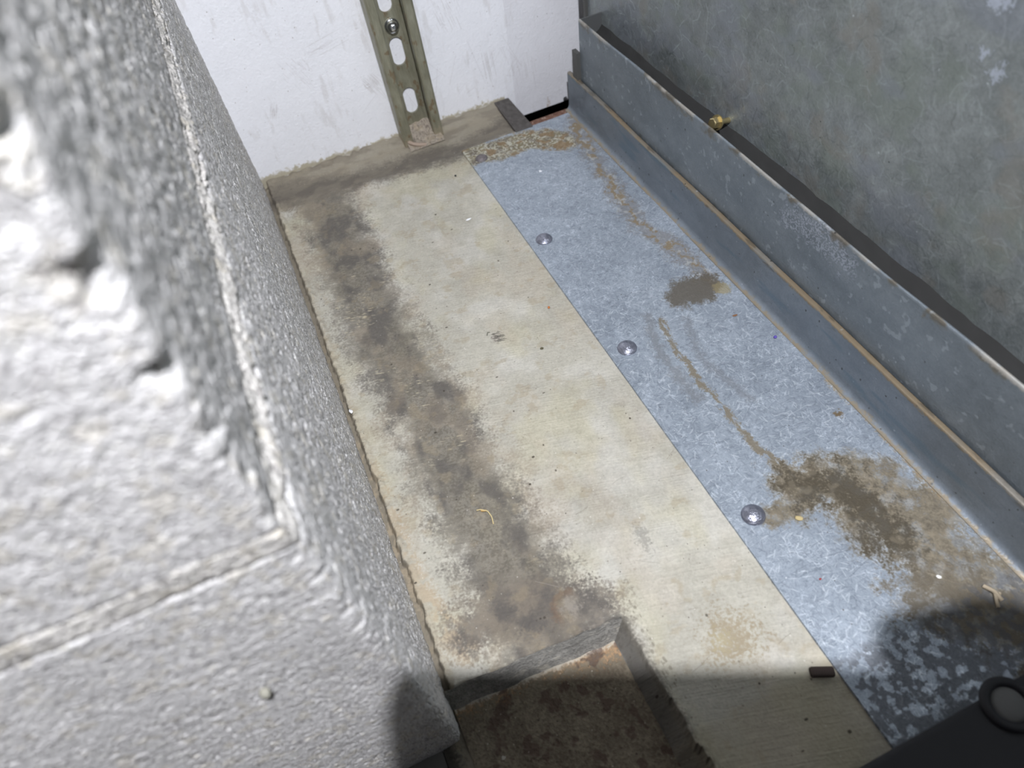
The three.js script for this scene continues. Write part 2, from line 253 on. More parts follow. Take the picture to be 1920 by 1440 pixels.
{
  const wall = struct('wall_left', box(-0.432, BLOCK_X - 0.012, -0.1, 2.4, WALL_Z, BLOCK_Z - 0.012), mortarMat);
  wall.userData.label = 'rough grey concrete block wall end close to the camera';
  const J0 = 0.2145, J1 = 0.2215;
  mesh('concrete_block', course(-0.03, J0, 0), blockMat, wall);
  mesh('concrete_block', course(J1, 0.412, 40), blockMat, wall);
  const upper = mergeVertices(new RoundedBoxGeometry(0.406, 0.19, 0.514, 2, 0.003)), up = upper.attributes.position, un = upper.attributes.normal, uu = upper.attributes.uv;
  for (let i = 0; i < up.count; i++) { const x = up.getX(i), y = up.getY(i), z = up.getZ(i), ax = Math.abs(un.getX(i)), az = Math.abs(un.getZ(i)); uu.setXY(i, (ax > 0.6 ? z : x) / 0.18, (ax > 0.6 || az > 0.6 ? y : z) / 0.18); }
  for (let k = 0; k < 10; k++) mesh('concrete_block', upper, blockMat, wall).position.set(BLOCK_X - 0.2035, 0.509 + k * 0.2, -0.3572);
  const ys = range(J0 - 0.004, J1 + 0.004, 0.0007);
  mesh('mortar_joint', grid(ss.length, ys.length, (i, j) => {
    const s = ss[i], y = ys[j], t = (y - J0) / (J1 - J0), wig = (vn(s * 55, 2, 581) - 0.5) * 0.003, body = sst(-0.38, -0.1, t) * sst(1.38, 1.1, t);
    const k = lerp(1, 0.45, sst(SIDE - 0.002, SIDE + 0.006, s)), h = lerp(-0.0019, -0.0016, 1.8 * (1 - k)) + 0.0011 * body + k * (0.0022 * (fbm(s * 420, y * 420, 3, 582) - 0.5) + 0.0016 * (fbm(s * 60, y * 160, 3, 588) - 0.5)) - 0.0026 * sst(0.6, 0.72, fbm(s * 70, y * 320, 3, 583)) * k;
    const [x, z] = wallPoint(s, h, 0.0002 + 0.004 * (1 - body) + leanOf(s, J1 + 0.001) * sst(-0.3, 1.2, t + (fbm(s * 90, y * 90, 3, 589) - 0.5) * 1.2)); return [x, y + wig, z, s / 0.18 + 0.4, y / 0.18 + 0.2];
  }), mortarMat, wall);
}

// ---------------------------------------------------------------- white wall behind
{
  const white = surface(1024, 768, [-0.05, 0.35, -0.05, 0.25], (x, y, o) => {
    const n = fbm(x / 40, y / 40, 4, 601), f = fbm(x / 1.5, y / 1.5, 3, 602), st = fbm(x / 6, y / 24, 4, 603);
    const v = (n - 0.5) * 9 + (f - 0.5) * 7; o[0] = 235 + v; o[1] = 236 + v; o[2] = 240 + v;
    mix3(o, [196, 192, 190], sst(0.6, 0.8, st) * 0.3);
    if (x > 223) mix3(o, [214, 213, 217], 0.5 + 0.8 * (n - 0.5));
    const d = y - 3.5 - (x < 60 ? (60 - x) * 0.03 : 0) + (fbm(x / 3, y / 3, 3, 604) - 0.5) * 9; if (x < 212) mix3(o, [172, 164, 142], sst(3.4, -1, d) * 0.9);
    o[3] = 0.5 + (f - 0.5) * 0.6 + (fbm(x / 8, y / 8, 2, 605) - 0.5) * 0.5;
  }, (c, X, Y, kx, ky) => {
    for (let i = 0; i < 260; i++) dot(c, X(rr(-0.03, 0.3)), Y(rr(0, 0.2)), rr(.15, .4) * kx, rr(.15, .5) * ky, `rgba(120,112,104,${rr(.3, .8)})`);
    const smear = (x, y, dx, dy, n, s) => { for (let i = 0; i < n; i++) { const px = x + rr(-s, s), py = y + rr(-s, s), l = rr(.3, 1); stroke(c, [[X(px), Y(py)], [X(px + dx * l), Y(py + dy * l)]], rr(.15, .4) * kx, 'rgba(160,153,150,.24)'); } };
    smear(0.088, 0.062, 0.006, -0.01, 60, 0.006); smear(0.17, 0.1, 0.003, -0.012, 50, 0.012); smear(0.2, 0.05, 0.002, -0.03, 18, 0.006); smear(0.03, 0.09, 0.004, -0.008, 40, 0.012); smear(0.05, 0.1, 0.03, 0.006, 14, 0.006); smear(0.235, 0.03, 0.001, -0.016, 26, 0.012); smear(0.0, 0.06, 0.004, 0.008, 40, 0.004);
    for (let i = 0; i < 24; i++) { const x = 0.07 + rr(0, 0.16); stroke(c, [[X(x), Y(rr(0.02, 0.07))], [X(x + rr(.003, .02)), Y(rr(0.02, 0.06))]], .2 * kx, 'rgba(150,144,140,.4)'); }
    for (let i = 0; i < 46; i++) dot(c, X(0.258 + rr(-.002, .002)), Y(-0.016 + rr(-0.012, 0.004)), rr(.2, .5) * kx, rr(.3, .9) * ky, 'rgba(150,130,110,.5)');
  });
  white.map.wrapS = white.bumpMap.wrapS = THREE.MirroredRepeatWrapping;
  const g = new THREE.BoxGeometry(2.6, 2.422, 0.05).translate(0, 1.189, WALL_Z - 0.025), p = g.attributes.position, uv = g.attributes.uv;
  for (let i = 0; i < p.count; i++) uv.setXY(i, (p.getX(i) + 0.05) / 0.4, (p.getY(i) + 0.05) / 0.3);
  const wall = struct('wall_back', g, std({ map: white.map, bumpMap: white.bumpMap, bumpScale: 0.0004, roughness: 0.55 }));
  wall.userData.label = 'scuffed white painted wall behind the ledge';
  // ragged mortar bead where the ledge meets the paint
  const xs = range(-0.03, 0.2, 0.0012);
  mesh('mortar_bead', grid(xs.length, 9, (i, j) => { const a = j / 8 * Math.PI / 2, x = xs[i], r = 0.0012 + 0.0026 * fbm(x * 160, j * 0.3, 3, 611); return [x, -0.001 + r * Math.sin(a) * 1.3, WALL_Z + r * Math.cos(a) * 1.5, x * 5, j * 0.01]; }), std({ map: rough.map, bumpMap: rough.bumpMap, bumpScale: 0.0008, roughness: 0.95, color: new THREE.Color(0.72, 0.69, 0.6) }), wall);
}

// ---------------------------------------------------------------- galvanized flashing: flat sheet, upstand, rivets
const shards = (c, X, Y, kx, ky, [x0, x1, z0, z1], n, size, colours) => { for (let i = 0; i < n; i++) { const x = rr(x0, x1), z = rr(z0, z1), a = rr(0, 6.28), l = rr(0.4, 1) * size, w = l * rr(0.12, 0.4), b = rr(-0.5, 0.5) * w; c.fillStyle = colours[Math.floor(rnd() * colours.length)]; c.beginPath(); const q = (u, v) => [X(x + (u * Math.cos(a) - v * Math.sin(a))), Y(z + (u * Math.sin(a) + v * Math.cos(a)))]; c.moveTo(...q(-l / 2, 0)); c.quadraticCurveTo(...q(0, w / 2 + b), ...q(l / 2, b)); c.quadraticCurveTo(...q(0, -w / 2 + b), ...q(-l / 2, 0)); c.fill(); } };
const sheetTex = surface(512, 2048, [0.143, 0.259, -0.565, 0.06], (x, z, o) => {
  const n = fbm(x / 28, z / 28, 4, 701), m = fbm(x / 5, z / 5, 4, 702), f = fbm(x / 0.9, z / 0.9, 3, 703);
  const v = (n - 0.5) * 26 + (m - 0.5) * 22 + (f - 0.5) * 26 + 26 * sst(0.09, 0.02, Math.abs(vn(x / 1.7 + m * 3, z / 1.7 + n * 5, 704) - 0.5)) * sst(0.4, 0.62, fbm(x / 9, z / 9, 3, 705)) - 18 * sst(0.07, 0.02, Math.abs(vn(x / 2.1 + m * 4, z / 2.1, 706) - 0.5)); o[0] = 154 + v; o[1] = 163 + v; o[2] = 173 + v; o[4] = 0.5 + (m - 0.5) * 0.2;
}, (c, X, Y, kx, ky) => {
  shards(c, X, Y, kx, ky, [0.143, 0.259, -0.565, -0.3], 3400, 0.0058, ['rgba(196,204,212,0.37)', 'rgba(112,119,128,0.31)', 'rgba(216,222,230,0.34)']);
  shards(c, X, Y, kx, ky, [0.143, 0.259, -0.32, 0.06], 4200, 0.0064, ['rgba(208,214,222,0.45)', 'rgba(114,121,130,0.31)', 'rgba(222,228,234,0.39)']);
  for (let i = 0; i < 160; i++) { const x = rr(0.145, 0.255), z = rr(-0.55, 0.05), a = rr(0, 6.28), l = rr(0.004, 0.03); stroke(c, [[X(x), Y(z)], [X(x + l * Math.cos(a) * .5), Y(z + l * Math.sin(a) * .52)], [X(x + l * Math.cos(a)), Y(z + l * Math.sin(a))]], rr(.1, .25) * kx, rnd() < 0.55 ? 'rgba(212,218,224,.4)' : 'rgba(84,90,98,.4)'); }
  for (let i = 0; i < 240; i++) dot(c, X(rr(0.145, 0.255)), Y(rr(-0.55, 0.05)), rr(.12, .4) * kx, rr(.12, .4) * ky, rnd() < 0.6 ? 'rgba(70,66,60,.8)' : 'rgba(225,228,230,.8)');
}, { rough: true, bump: true });
// dirt, rust and scale lie over the zinc: a second pass on the same pixels
{
  const W = 512, H = 2048, c = sheetTex.map.image.data, b = sheetTex.bumpMap.image.data, q = sheetTex.roughnessMap.image.data, o = [0, 0, 0];
  const TRAIL = [[191, -287], [186, -268], [184, -240], [184, -217], [186, -170], [191, -147], [199, -134]], SM1 = [[186, -294], [179, -280], [174, -258], [176, -217]], SM2 = [[205, -278], [199, -262], [196, -235], [202, -202]];
  for (let j = 0, i = 0; j < H; j++) for (let k = 0; k < W; k++, i += 4) {
    const x = 143 + (k + 0.5) / W * 116, z = -565 + (j + 0.5) / H * 625;
    const wx = (fbm(x / 9, z / 9, 4, 711) - 0.5), wz = (fbm(x / 9 + 50, z / 9, 4, 712) - 0.5), f = fbm(x / 0.9, z / 0.9, 3, 713), m = fbm(x / 3.5, z / 3.5, 4, 714), g = (f - 0.5) * 1.5 + (m - 0.5) * 1.2;
    o[0] = c[i]; o[1] = c[i + 1]; o[2] = c[i + 2]; let dirt = 0, hgt = 0.5 + (f - 0.5) * 0.15;
    const lay = (col, a) => { if (a > 0.004) { mix3(o, col, a); dirt = Math.max(dirt, a); } };
    // corroded patch at the far end, with pale crooked zinc salts
    const pf = pd(x + wx * 16, z + wz * 12, [[150, -546], [170, -541], [205, -537], [228, -520]]) / 15, far = sst(1.25, 0.8, pf + g * 0.35);
    if (far > 0) { lay([126 + (m - 0.5) * 40, 117 + (m - 0.5) * 36, 96], far * 0.92); const rid = Math.abs(vn(x / 1.5 + 4 * wx, z / 1.5, 721) - 0.5) + Math.abs(vn(x / 3, z / 3, 722) - 0.5) * 0.5; lay([196, 194, 180], far * sst(0.3, 0.16, rid) * 0.85); lay([138, 116, 88], far * sst(0.58, 0.68, fbm(x / 7, z / 7, 2, 723)) * 0.75); hgt += far * (0.15 - rid * 0.4); }
    // grime band that follows the crease
    const cr = [[252, -545], [243, -500], [238, -470], [232, -420], [229, -385], [235, -355], [239, -325], [238, -300]], dcr = pd(x + wx * 14, z + wz * 14, cr);
    lay([120, 116, 112], sst(12, 4, dcr + g * 8) * 0.5); lay([140, 124, 98], sst(5.5, 2, dcr + g * 7) * sst(0.4, 0.56, fbm(x / 5, z / 7, 3, 724)) * 0.85); lay([190, 190, 184], sst(0.62, 0.7, m) * sst(12, 5, dcr + g * 5) * 0.5);
    // dark puddle stain and the arc it left
    lay([96, 90, 80], sst(1.2, 0.75, Math.hypot((x - 225 + wx * 16) / 21, (z + 299 + wz * 12) / 14) + g * 0.34) * 0.86); lay([150, 138, 104], sst(1.2, 0.8, Math.hypot((x - 243) / 6, (z + 292) / 6) + g * 0.5) * 0.7);
    lay([126, 116, 98], sst(3, 0.9, pd(x + wx * 5, z, TRAIL) + g * 3 - (z > -175 ? 0.8 : 0)) * sst(0.3, 0.5, fbm(x / 2.4, z / 6, 3, 725) + (z > -180 ? 0.08 : 0)) * 0.85);
    lay([116, 118, 120], sst(6, 0.6, pd(x + wx * 8, z, SM1) + g * 5) * 0.55); lay([114, 117, 121], sst(5.5, 0.4, pd(x + wx * 8, z, SM2) + g * 5) * 0.5);
    // large brown spill
    const sp = Math.min(pd(x + wx * 22, z + wz * 22, [[192, -137], [214, -128], [232, -116], [244, -92]]) / 18, pd(x + wx * 18, z + wz * 18, [[214, -112], [224, -85], [230, -62], [240, -40]]) / 24, pd(x + wx * 12, z + wz * 12, [[164, -126], [182, -130], [195, -128]]) / 6.5), spill = sst(1.3, 0.6, sp + g * 0.5);
    lay([126 + (m - 0.5) * 44 + (f - 0.5) * 46, 117 + (m - 0.5) * 42 + (f - 0.5) * 44, 100 + (m - 0.5) * 36 + (f - 0.5) * 38], spill * (0.5 + 0.45 * sst(0.36, 0.56, fbm(x / 6, z / 6, 4, 729) * 0.7 + f * 0.3)));
    lay([80, 73, 60], spill * sst(1.3, 0.25, pd(x + wx * 24, z + wz * 24, [[193, -135], [210, -128], [214, -108], [210, -90]]) / 15 + g * 0.9) * 0.82); lay([158, 147, 127], 0.6 * spill * sst(0.56, 0.7, fbm(x / 8, z / 8, 3, 726)) * 0.55);
    lay([110, 92, 66], sst(3.4, 1.6, Math.hypot(x - 241.5, z + 167) + g * 2.4) * 0.85);
    // spill that goes on under the black bar
    lay([112, 104, 90], sst(1.15, 0.6, pd(x + wx * 26, z + wz * 26, [[206, -58], [222, -40], [236, -24], [238, 10]]) / 21 + g * 0.5) * (0.45 + 0.45 * sst(0.36, 0.6, fbm(x / 6, z / 6, 4, 730))));
    lay([96, 98, 102], sst(0.42, 0.55, fbm(x / 3.4, z / 3.4, 4, 728)) * sst(-56, -46, z + wx * 10) * 1 * 0.6);  // mottled grey painted over the sheet where the phone shadow falls
    // dust packed into the crease
    const dc = 257.5 - x; lay([158, 140, 112], sst(4.4, 0.6, dc + g * 3.8 - 3.6 * sst(-290, -180, z) * vn(z / 26, 3, 731)) * 0.85);
    c[i] = o[0]; c[i + 1] = o[1]; c[i + 2] = o[2]; q[i] = q[i + 1] = q[i + 2] = clamp(0.46 + (m - 0.5) * 0.15 + dirt * 0.45) * 255; q[i + 3] = 255;
    hgt += dirt * (f - 0.4) * 0.7; b[i] = b[i + 1] = b[i + 2] = clamp(hgt) * 255;
  }
}
const zincDark = (w, h, dom, seed, tone, dust) => surface(w, h, dom, (z, y, o) => {
  const n = fbm(z / 30, y / 14, 4, seed), m = fbm(z / 4, y / 4, 4, seed + 1), f = fbm(z / 0.8, y / 0.8, 3, seed + 2), v = (n - 0.5) * 24 + (m - 0.5) * 16 + (f - 0.5) * 12;
  o[0] = tone[0] + v; o[1] = tone[1] + v; o[2] = tone[2] + v; dust(z, y, o, m, f); o[3] = 0.5 + (f - 0.5) * 0.3 + (n - 0.5) * 0.3; o[4] = 0.5 + (m - 0.5) * 0.25;
}, (c, X, Y, kx, ky) => {
  const [x0, x1, y0, y1] = dom;
  for (let i = 0; i < 170; i++) { const x = rr(x0, x1), y = rr(y0, y1), k = rr(.2, .7); dot(c, X(x), Y(y), k * kx, k * ky * rr(.6, 1.6), rnd() < 0.55 ? `rgba(176,184,190,${rr(.2, .7)})` : `rgba(44,44,44,${rr(.3, .8)})`); }
  for (let i = 0; i < 60; i++) { const x = rr(x0, x1), y = rr(y0, y1), l = rr(.003, .02), a = rr(-.8, .8); stroke(c, [[X(x), Y(y)], [X(x + l), Y(y + l * a)]], .16 * kx, rnd() < 0.5 ? 'rgba(150,158,164,.35)' : 'rgba(60,62,64,.35)'); }
}, { rough: true });
{
  const t = thing('galvanized_flashing', 'bent galvanized metal sheet riveted on the ledge beside the bare concrete', 'metal sheet', [0.144, 0, -0.28]);
  const zs = range(-0.5575, 0.06, 0.004), back = (g) => g.translate(-0.144, 0, 0.28);
  const flat = [[0.144, -0.0002], [0.144, 0.0013], ...range(0.1445, 0.2528, 0.006).map((x) => [x, 0.0015])];
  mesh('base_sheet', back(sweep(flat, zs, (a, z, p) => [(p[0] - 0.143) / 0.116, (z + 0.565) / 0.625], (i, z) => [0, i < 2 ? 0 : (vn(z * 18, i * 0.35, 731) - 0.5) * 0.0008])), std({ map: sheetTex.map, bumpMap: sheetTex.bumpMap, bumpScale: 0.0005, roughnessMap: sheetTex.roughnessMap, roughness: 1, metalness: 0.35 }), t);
  const up = zincDark(2048, 160, [-0.565, 0.06, 0, 0.046], 741, [122, 130, 138], (z, y, o, m, f) => {
    mix3(o, [150, 134, 108], sst(3.6, 0.4, y + (f - 0.5) * 3 + (m - 0.5) * 5) * 0.8);
    mix3(o, [134, 119, 96], sst(36.4, 37.8, y + (f - 0.5) * 2.4 + (m - 0.5) * 2.4) * (0.55 + 0.4 * sst(0.35, 0.6, fbm(z / 25, 3, 3, 747))));
    mix3(o, [92, 84, 72], sst(0.62, 0.74, fbm(z / 12, y / 4, 3, 745)) * sst(34, 38, y) * 0.6);
    mix3(o, [96, 116, 130], sst(0.6, 0.75, fbm(z / 50, y / 9, 3, 746)) * 0.5);
  });
  const prof = [[0.2526, 0.0016], [0.2545, 0.0019], [0.2563, 0.0032], [0.2573, 0.0055], [0.2575, 0.012], [0.2575, 0.024], [0.2575, 0.0358], [0.2577, 0.0368], [0.2584, 0.0373], [0.2604, 0.0374], [0.2612, 0.0371], [0.2615, 0.034]];
  mesh('upstand', back(sweep(prof, range(-0.5635, 0.16, 0.004), (a, z) => [(z + 0.565) / 0.625, a / 0.046], (i, z) => { const k = i / 11; return [(vn(z * 14, 3, 751) - 0.5) * 0.0012 * k, i > 6 ? (vn(z * 10, 5, 752) - 0.5) * 0.001 : 0]; })), std({ ...up, bumpScale: 0.0004, roughness: 1, metalness: 0.35 }), t);
  // domed rivets
  const dome = new THREE.LatheGeometry([[0, 0.0031], [0.0016, 0.00305], [0.0022, 0.0027], [0.0036, 0.0023], [0.005, 0.0015], [0.0058, 0.0005], [0.006, 0], [0.0058, -0.0004]].map(([r, y]) => new THREE.Vector2(r, y)), 36);
  const rivTex = surface(128, 128, [0, 0.012, 0, 0.012], (x, y, o) => { const v = (fbm(x / 1.2, y / 1.2, 3, 761) - 0.5) * 60; o[0] = 150 + v; o[1] = 152 + v; o[2] = 164 + v; o[3] = fbm(x / 0.7, y / 0.7, 3, 762); });
  const rivMat = std({ map: rivTex.map, bumpMap: rivTex.bumpMap, bumpScale: 0.0003, roughness: 0.34, metalness: 0.75 }), rustMat = std({ map: rivTex.map, roughness: 0.7, metalness: 0.4, color: new THREE.Color(0.62, 0.54, 0.46) });
  [[0.1552, -0.5362, 0.85], [0.1566, -0.4065, 1], [0.1575, -0.2755, 1], [0.1577, -0.134, 1]].forEach(([x, z, k], i) => { const r = mesh('rivet', dome, i ? rivMat : rustMat, t); r.position.set(x - 0.144, 0.0016, z + 0.28); r.rotation.y = i * 1.3; r.scale.setScalar(k * 1.12); if (!i) r.userData.label = 'browned rivet in the corroded end'; });
}

// ---------------------------------------------------------------- metal duct on the right
{
  const t = thing('metal_duct', 'tall grey galvanized duct panel with a flange rising beside the ledge', 'duct', [0.262, 0, -0.28]), back = (g) => g.translate(-0.262, 0, 0.28);
  const fl = zincDark(2048, 256, [-0.57, 0.16, 0, 0.09], 801, [123, 131, 137], (z, y, o, m, f) => {
    const sc = pd(z, y, [[-262, 60], [-235, 66], [-215, 63]]) / 13 + (f - 0.5) * 1.1 + (m - 0.5) * 1.4; mix3(o, [176, 180, 192], sst(1, 0.5, sc) * sst(0.45, 0.6, f) * 0.75);
    mix3(o, [106, 96, 80], sst(68, 73, y + (m - 0.5) * 9) * sst(0.45, 0.6, fbm(z / 14, y / 8, 3, 805)) * 0.7);
    mix3(o, [176, 172, 164], sst(71.4, 72.6, y + (f - 0.5) * 1.8) * sst(0.35, 0.55, fbm(z / 18, 1, 3, 806)) * 0.8);
    mix3(o, [116, 98, 66], sst(22, 14, y + (m - 0.5) * 10) * sst(0.5, 0.6, fbm(z / 22, 2, 3, 807)) * 0.5);
    mix3(o, [168, 176, 182], sst(0.7, 0.78, fbm(z / 5, y / 5, 3, 808)) * 0.5);
  });
  const prof = [[0.2622, 0.016], [0.2622, 0.03], [0.2622, 0.045], [0.2621, 0.06], [0.262, 0.075], [0.262, 0.0885], [0.2622, 0.0896], [0.2628, 0.09], [0.2636, 0.0898], [0.264, 0.0888], [0.264, 0.06]];
  const fz = range(-0.5455, 0.16, 0.004);
  mesh('flange', back(sweep(prof, fz, (a, z) => [(z + 0.57) / 0.73, a / 0.09], (i, z) => { const k = sst(2, 7, i); return [(vn(z * 16, 3, 811) - 0.5) * 0.0022 * k, (vn(z * 12, 5, 812) - 0.5) * 0.0014 * k]; })), std({ ...fl, bumpScale: 0.0005, roughness: 1, metalness: 0.35 }), t);
  // the folded end pieces behind the flange
  const endMat = std({ color: new THREE.Color(0.1, 0.1, 0.095), roughness: 0.6, metalness: 0.3 });
  mesh('end_tab', back(box(0.2585, 0.2622, 0.012, 0.062, -0.5535, -0.5445)), endMat, t);
  mesh('end_tab', back(box(0.264, 0.285, 0.03, 0.0885, -0.5482, -0.5468)), std({ color: new THREE.Color(0.12, 0.125, 0.125), roughness: 0.5, metalness: 0.35 }), t);
  // near-black strip along the seam between flange and panel
  const gx = range(0.2638, 0.2862, 0.0014), gz = range(-0.547, 0.16, 0.003);
  mesh('seam_strip', back(grid(gx.length, gz.length, (i, j) => { const u = (gx[i] - 0.2638) / 0.0224; return [gx[i], 0.066 + 0.0135 * u ** 1.5 + (fbm(gx[i] * 160, gz[j] * 60, 3, 821) - 0.5) * 0.003, gz[j], gz[j] * 6, u]; })), std({ color: new THREE.Color(0.022, 0.022, 0.021), roughness: 0.9 }), t);
  // panel
  const pt = surface(1536, 1024, [-0.58, 0.02, 0.06, 0.46], (z, y, o) => {
    const n = fbm(z / 40, y / 40, 4, 831), m = fbm(z / 7, y / 7, 4, 832), f = fbm(z / 1.1, y / 1.1, 3, 833), v = (n - 0.5) * 34 + (m - 0.5) * 34 + (f - 0.5) * 24;
    o[0] = 132 + v; o[1] = 138 + v; o[2] = 138 + v;
    mix3(o, [126, 136, 126], sst(0.5, 0.7, fbm(z / 26 + 5, y / 26, 4, 834)) * 0.4); mix3(o, [138, 133, 124], sst(0.55, 0.75, fbm(z / 20 + 15, y / 20, 4, 835)) * 0.4); mix3(o, [134, 140, 150], sst(0.5, 0.72, fbm(z / 34, y / 18 + 30, 3, 836)) * 0.5);
    const wp = Math.min(Math.hypot(z + 199, (y - 198)), Math.hypot(z + 192, y - 192) * 1.3, Math.hypot(z + 203, y - 218) * 1.2) + (f - 0.5) * 13 + (m - 0.5) * 16; mix3(o, [186, 194, 208], sst(6, 1, wp) * 0.8);
    o[3] = 0.5 + (m - 0.5) * 0.5 + (f - 0.5) * 0.3; o[4] = 0.42 + (m - 0.5) * 0.3 + (f - 0.5) * 0.2;
  }, (c, X, Y, kx, ky) => {
    for (let i = 0; i < 5200; i++) { const z = rr(-0.575, 0.0), y = rr(0.07, 0.42), near = sst(-0.3, -0.56, z), l = rr(.002, .006), a = rr(0, 6.28), b = a + rr(-1.2, 1.2), mz = z + l * Math.cos(a), my = y + l * Math.sin(a); stroke(c, [[X(z), Y(y)], [X(mz), Y(my)], [X(mz + l * Math.cos(b)), Y(my + l * Math.sin(b))]], rr(.4, 1.1) * kx, rnd() < 0.6 ? `rgba(178,188,190,${rr(.08, .26) + near * .25})` : `rgba(86,92,92,${rr(.08, .24)})`); }
    for (let i = 0; i < 160; i++) dot(c, X(rr(-0.57, 0)), Y(rr(0.07, 0.42)), rr(.2, .6) * kx, rr(.2, .6) * ky, rnd() < 0.7 ? 'rgba(200,208,212,.7)' : 'rgba(40,44,44,.7)');
  }, { rough: true });
  for (const x of [pt.map, pt.bumpMap, pt.roughnessMap]) x.wrapS = x.wrapT = THREE.MirroredRepeatWrapping;
  const pz = range(-0.571, 0.5, 0.012), py = [...range(0.055, 0.5, 0.012), ...range(0.55, 1.3, 0.05)];
  mesh('panel', back(grid(pz.length, py.length, (i, j) => [0.285 + (fbm(pz[i] * 7, py[j] * 7, 2, 841) - 0.5) * 0.004, py[j], pz[i], (pz[i] + 0.58) / 0.6, (py[j] - 0.06) / 0.4])), std({ ...pt, bumpScale: 0.0004, roughness: 1, metalness: 0.3 }), t);
  mesh('panel_return', back(box(0.2815, 0.2862, 0.06, 1.3, -0.5745, -0.571)), endMat, t);
  mesh('casing', back(box(0.289, 0.8, 0.05, 1.3, -0.568, 0.5)), std({ color: new THREE.Color(0.2, 0.21, 0.21), roughness: 0.5, metalness: 0.35 }), t);
  // brass-coloured hex screw standing in the seam
  const hex = new THREE.CylinderGeometry(0.0038, 0.004, 0.0044, 6).toNonIndexed(); hex.computeVertexNormals();
  const screw = mesh('hex_screw', mergeGeometries([hex, new THREE.CylinderGeometry(0.003, 0.0038, 0.0006, 6).toNonIndexed().translate(0, 0.0024, 0), new THREE.CylinderGeometry(0.0052, 0.0052, 0.001, 20).toNonIndexed().translate(0, -0.0026, 0), new THREE.CylinderGeometry(0.002, 0.002, 0.012, 12).toNonIndexed().translate(0, -0.0085, 0)]), std({ color: new THREE.Color(0.66, 0.55, 0.3), roughness: 0.3, metalness: 0.9 }), t); screw.userData.label = 'yellow zinc hex screw head';
  screw.position.set(0.2712 - 0.262, 0.087, -0.359 + 0.28); screw.rotation.set(0.2, 0.5, 1.38, 'ZYX');
}

// ---------------------------------------------------------------- slotted channel on the white wall
{
  const t = thing('slotted_channel', 'olive zinc slotted channel standing upright against the white wall', 'strut', [0.1205, 0, WALL_Z]);
  t.rotation.z = 0.012;
  const zt = surface(256, 512, [0, 0.05, 0, 0.2], (x, y, o) => { const v = (fbm(x / 5, y / 16, 4, 901) - 0.5) * 40 + (fbm(x / 0.6, y / 5, 3, 902) - 0.5) * 22; o[0] = 142 + v; o[1] = 140 + v; o[2] = 121 + v; mix3(o, [120, 98, 72], sst(0.62, 0.76, fbm(x / 4, y / 6, 3, 903)) * 0.6); mix3(o, [172, 160, 138], sst(14, 2, y + (fbm(x / 2, y / 2, 3, 904) - 0.5) * 16) * 0.7); o[3] = fbm(x / 1, y / 6, 3, 905); }, null, { repeat: true });
  const zm = std({ map: zt.map, bumpMap: zt.bumpMap, bumpScale: 0.0002, roughness: 0.46, metalness: 0.45 });
  const W = 0.0196, D = 0.0205, th = 0.0022;
  const shape = new THREE.Shape(); shape.moveTo(-W + th, 0); shape.lineTo(W - th, 0); shape.lineTo(W - th, 0.72); shape.lineTo(-W + th, 0.72); shape.lineTo(-W + th, 0);
  for (let k = 0; k < 15; k++) { const y = 0.0335 + k * 0.0462, r = 0.0058, h = 0.0068, p = new THREE.Path(); p.moveTo(-r, y - h); p.absarc(0, y - h, r, Math.PI, Math.PI * 2, false); p.absarc(0, y + h, r, 0, Math.PI, false); p.lineTo(-r, y - h); shape.holes.push(p); }
  const scaleUv = (g) => { const p = g.attributes.position, uv = g.attributes.uv; for (let i = 0; i < p.count; i++) uv.setXY(i, (p.getX(i) + p.getZ(i) + 0.025) / 0.05, p.getY(i) / 0.2); return g; };
  mesh('web', scaleUv(new THREE.ExtrudeGeometry(shape, { depth: th, bevelEnabled: false, curveSegments: 16 }).translate(0, 0, 0.0004)), zm, t);
  for (const s of [-1, 1]) {
    const q = [[W - th, 0.0004], [W - 0.0006, 0.0008], [W, 0.002], [W, D - 0.002], [W - 0.0006, D - 0.0006], [W - 0.002, D], [W - 0.0075, D], [W - 0.0088, D - 0.0006], [W - 0.0092, D - 0.002], [W - 0.0092, D - 0.006], [W - 0.0072, D - 0.006], [W - 0.0072, D - 0.003], [W - 0.0078, D - 0.0022], [W - th - 0.0008, D - 0.0022], [W - th, D - 0.003], [W - th, 0.0004]];
    const sh = new THREE.Shape(q.map(([x, z]) => new THREE.Vector2(s * x, -z)));
    mesh('side_rail', scaleUv(new THREE.ExtrudeGeometry(sh, { depth: 0.72, bevelEnabled: false }).rotateX(-Math.PI / 2)), zm, t);
  }
  const b = mesh('dome_nut', new THREE.LatheGeometry([[0, 0.009], [0.0028, 0.0085], [0.005, 0.0066], [0.0058, 0.004], [0.006, 0.0026], [0.0066, 0.0024], [0.0078, 0.0016], [0.0078, 0]].map(([r, y]) => new THREE.Vector2(r, y)), 32).rotateX(Math.PI / 2), std({ color: new THREE.Color(0.72, 0.74, 0.76), roughness: 0.16, metalness: 0.95 }), t);
  b.position.set(0.0005, 0.102, 0.0026); b.scale.setScalar(0.82); b.userData.label = 'bright chrome dome nut';
  // mortar crumbs packed in the channel's foot
  const lump = grid(24, 16, (i, j) => { const u = i / 23, v = j / 15, x = lerp(-0.0172, 0.0172, u), z = lerp(0.0026, 0.03, v); return [x, 0.0008 + (0.0105 * (1 - v) ** 1.3) * (0.4 + 0.9 * fbm(u * 5, v * 5, 3, 911)), z, u * 0.2, v * 0.15]; });
  mesh('mortar_crumbs', lump, std({ map: rough.map, bumpMap: rough.bumpMap, bumpScale: 0.0012, roughness: 1, color: new THREE.Color(0.6, 0.53, 0.44) }), t);
}

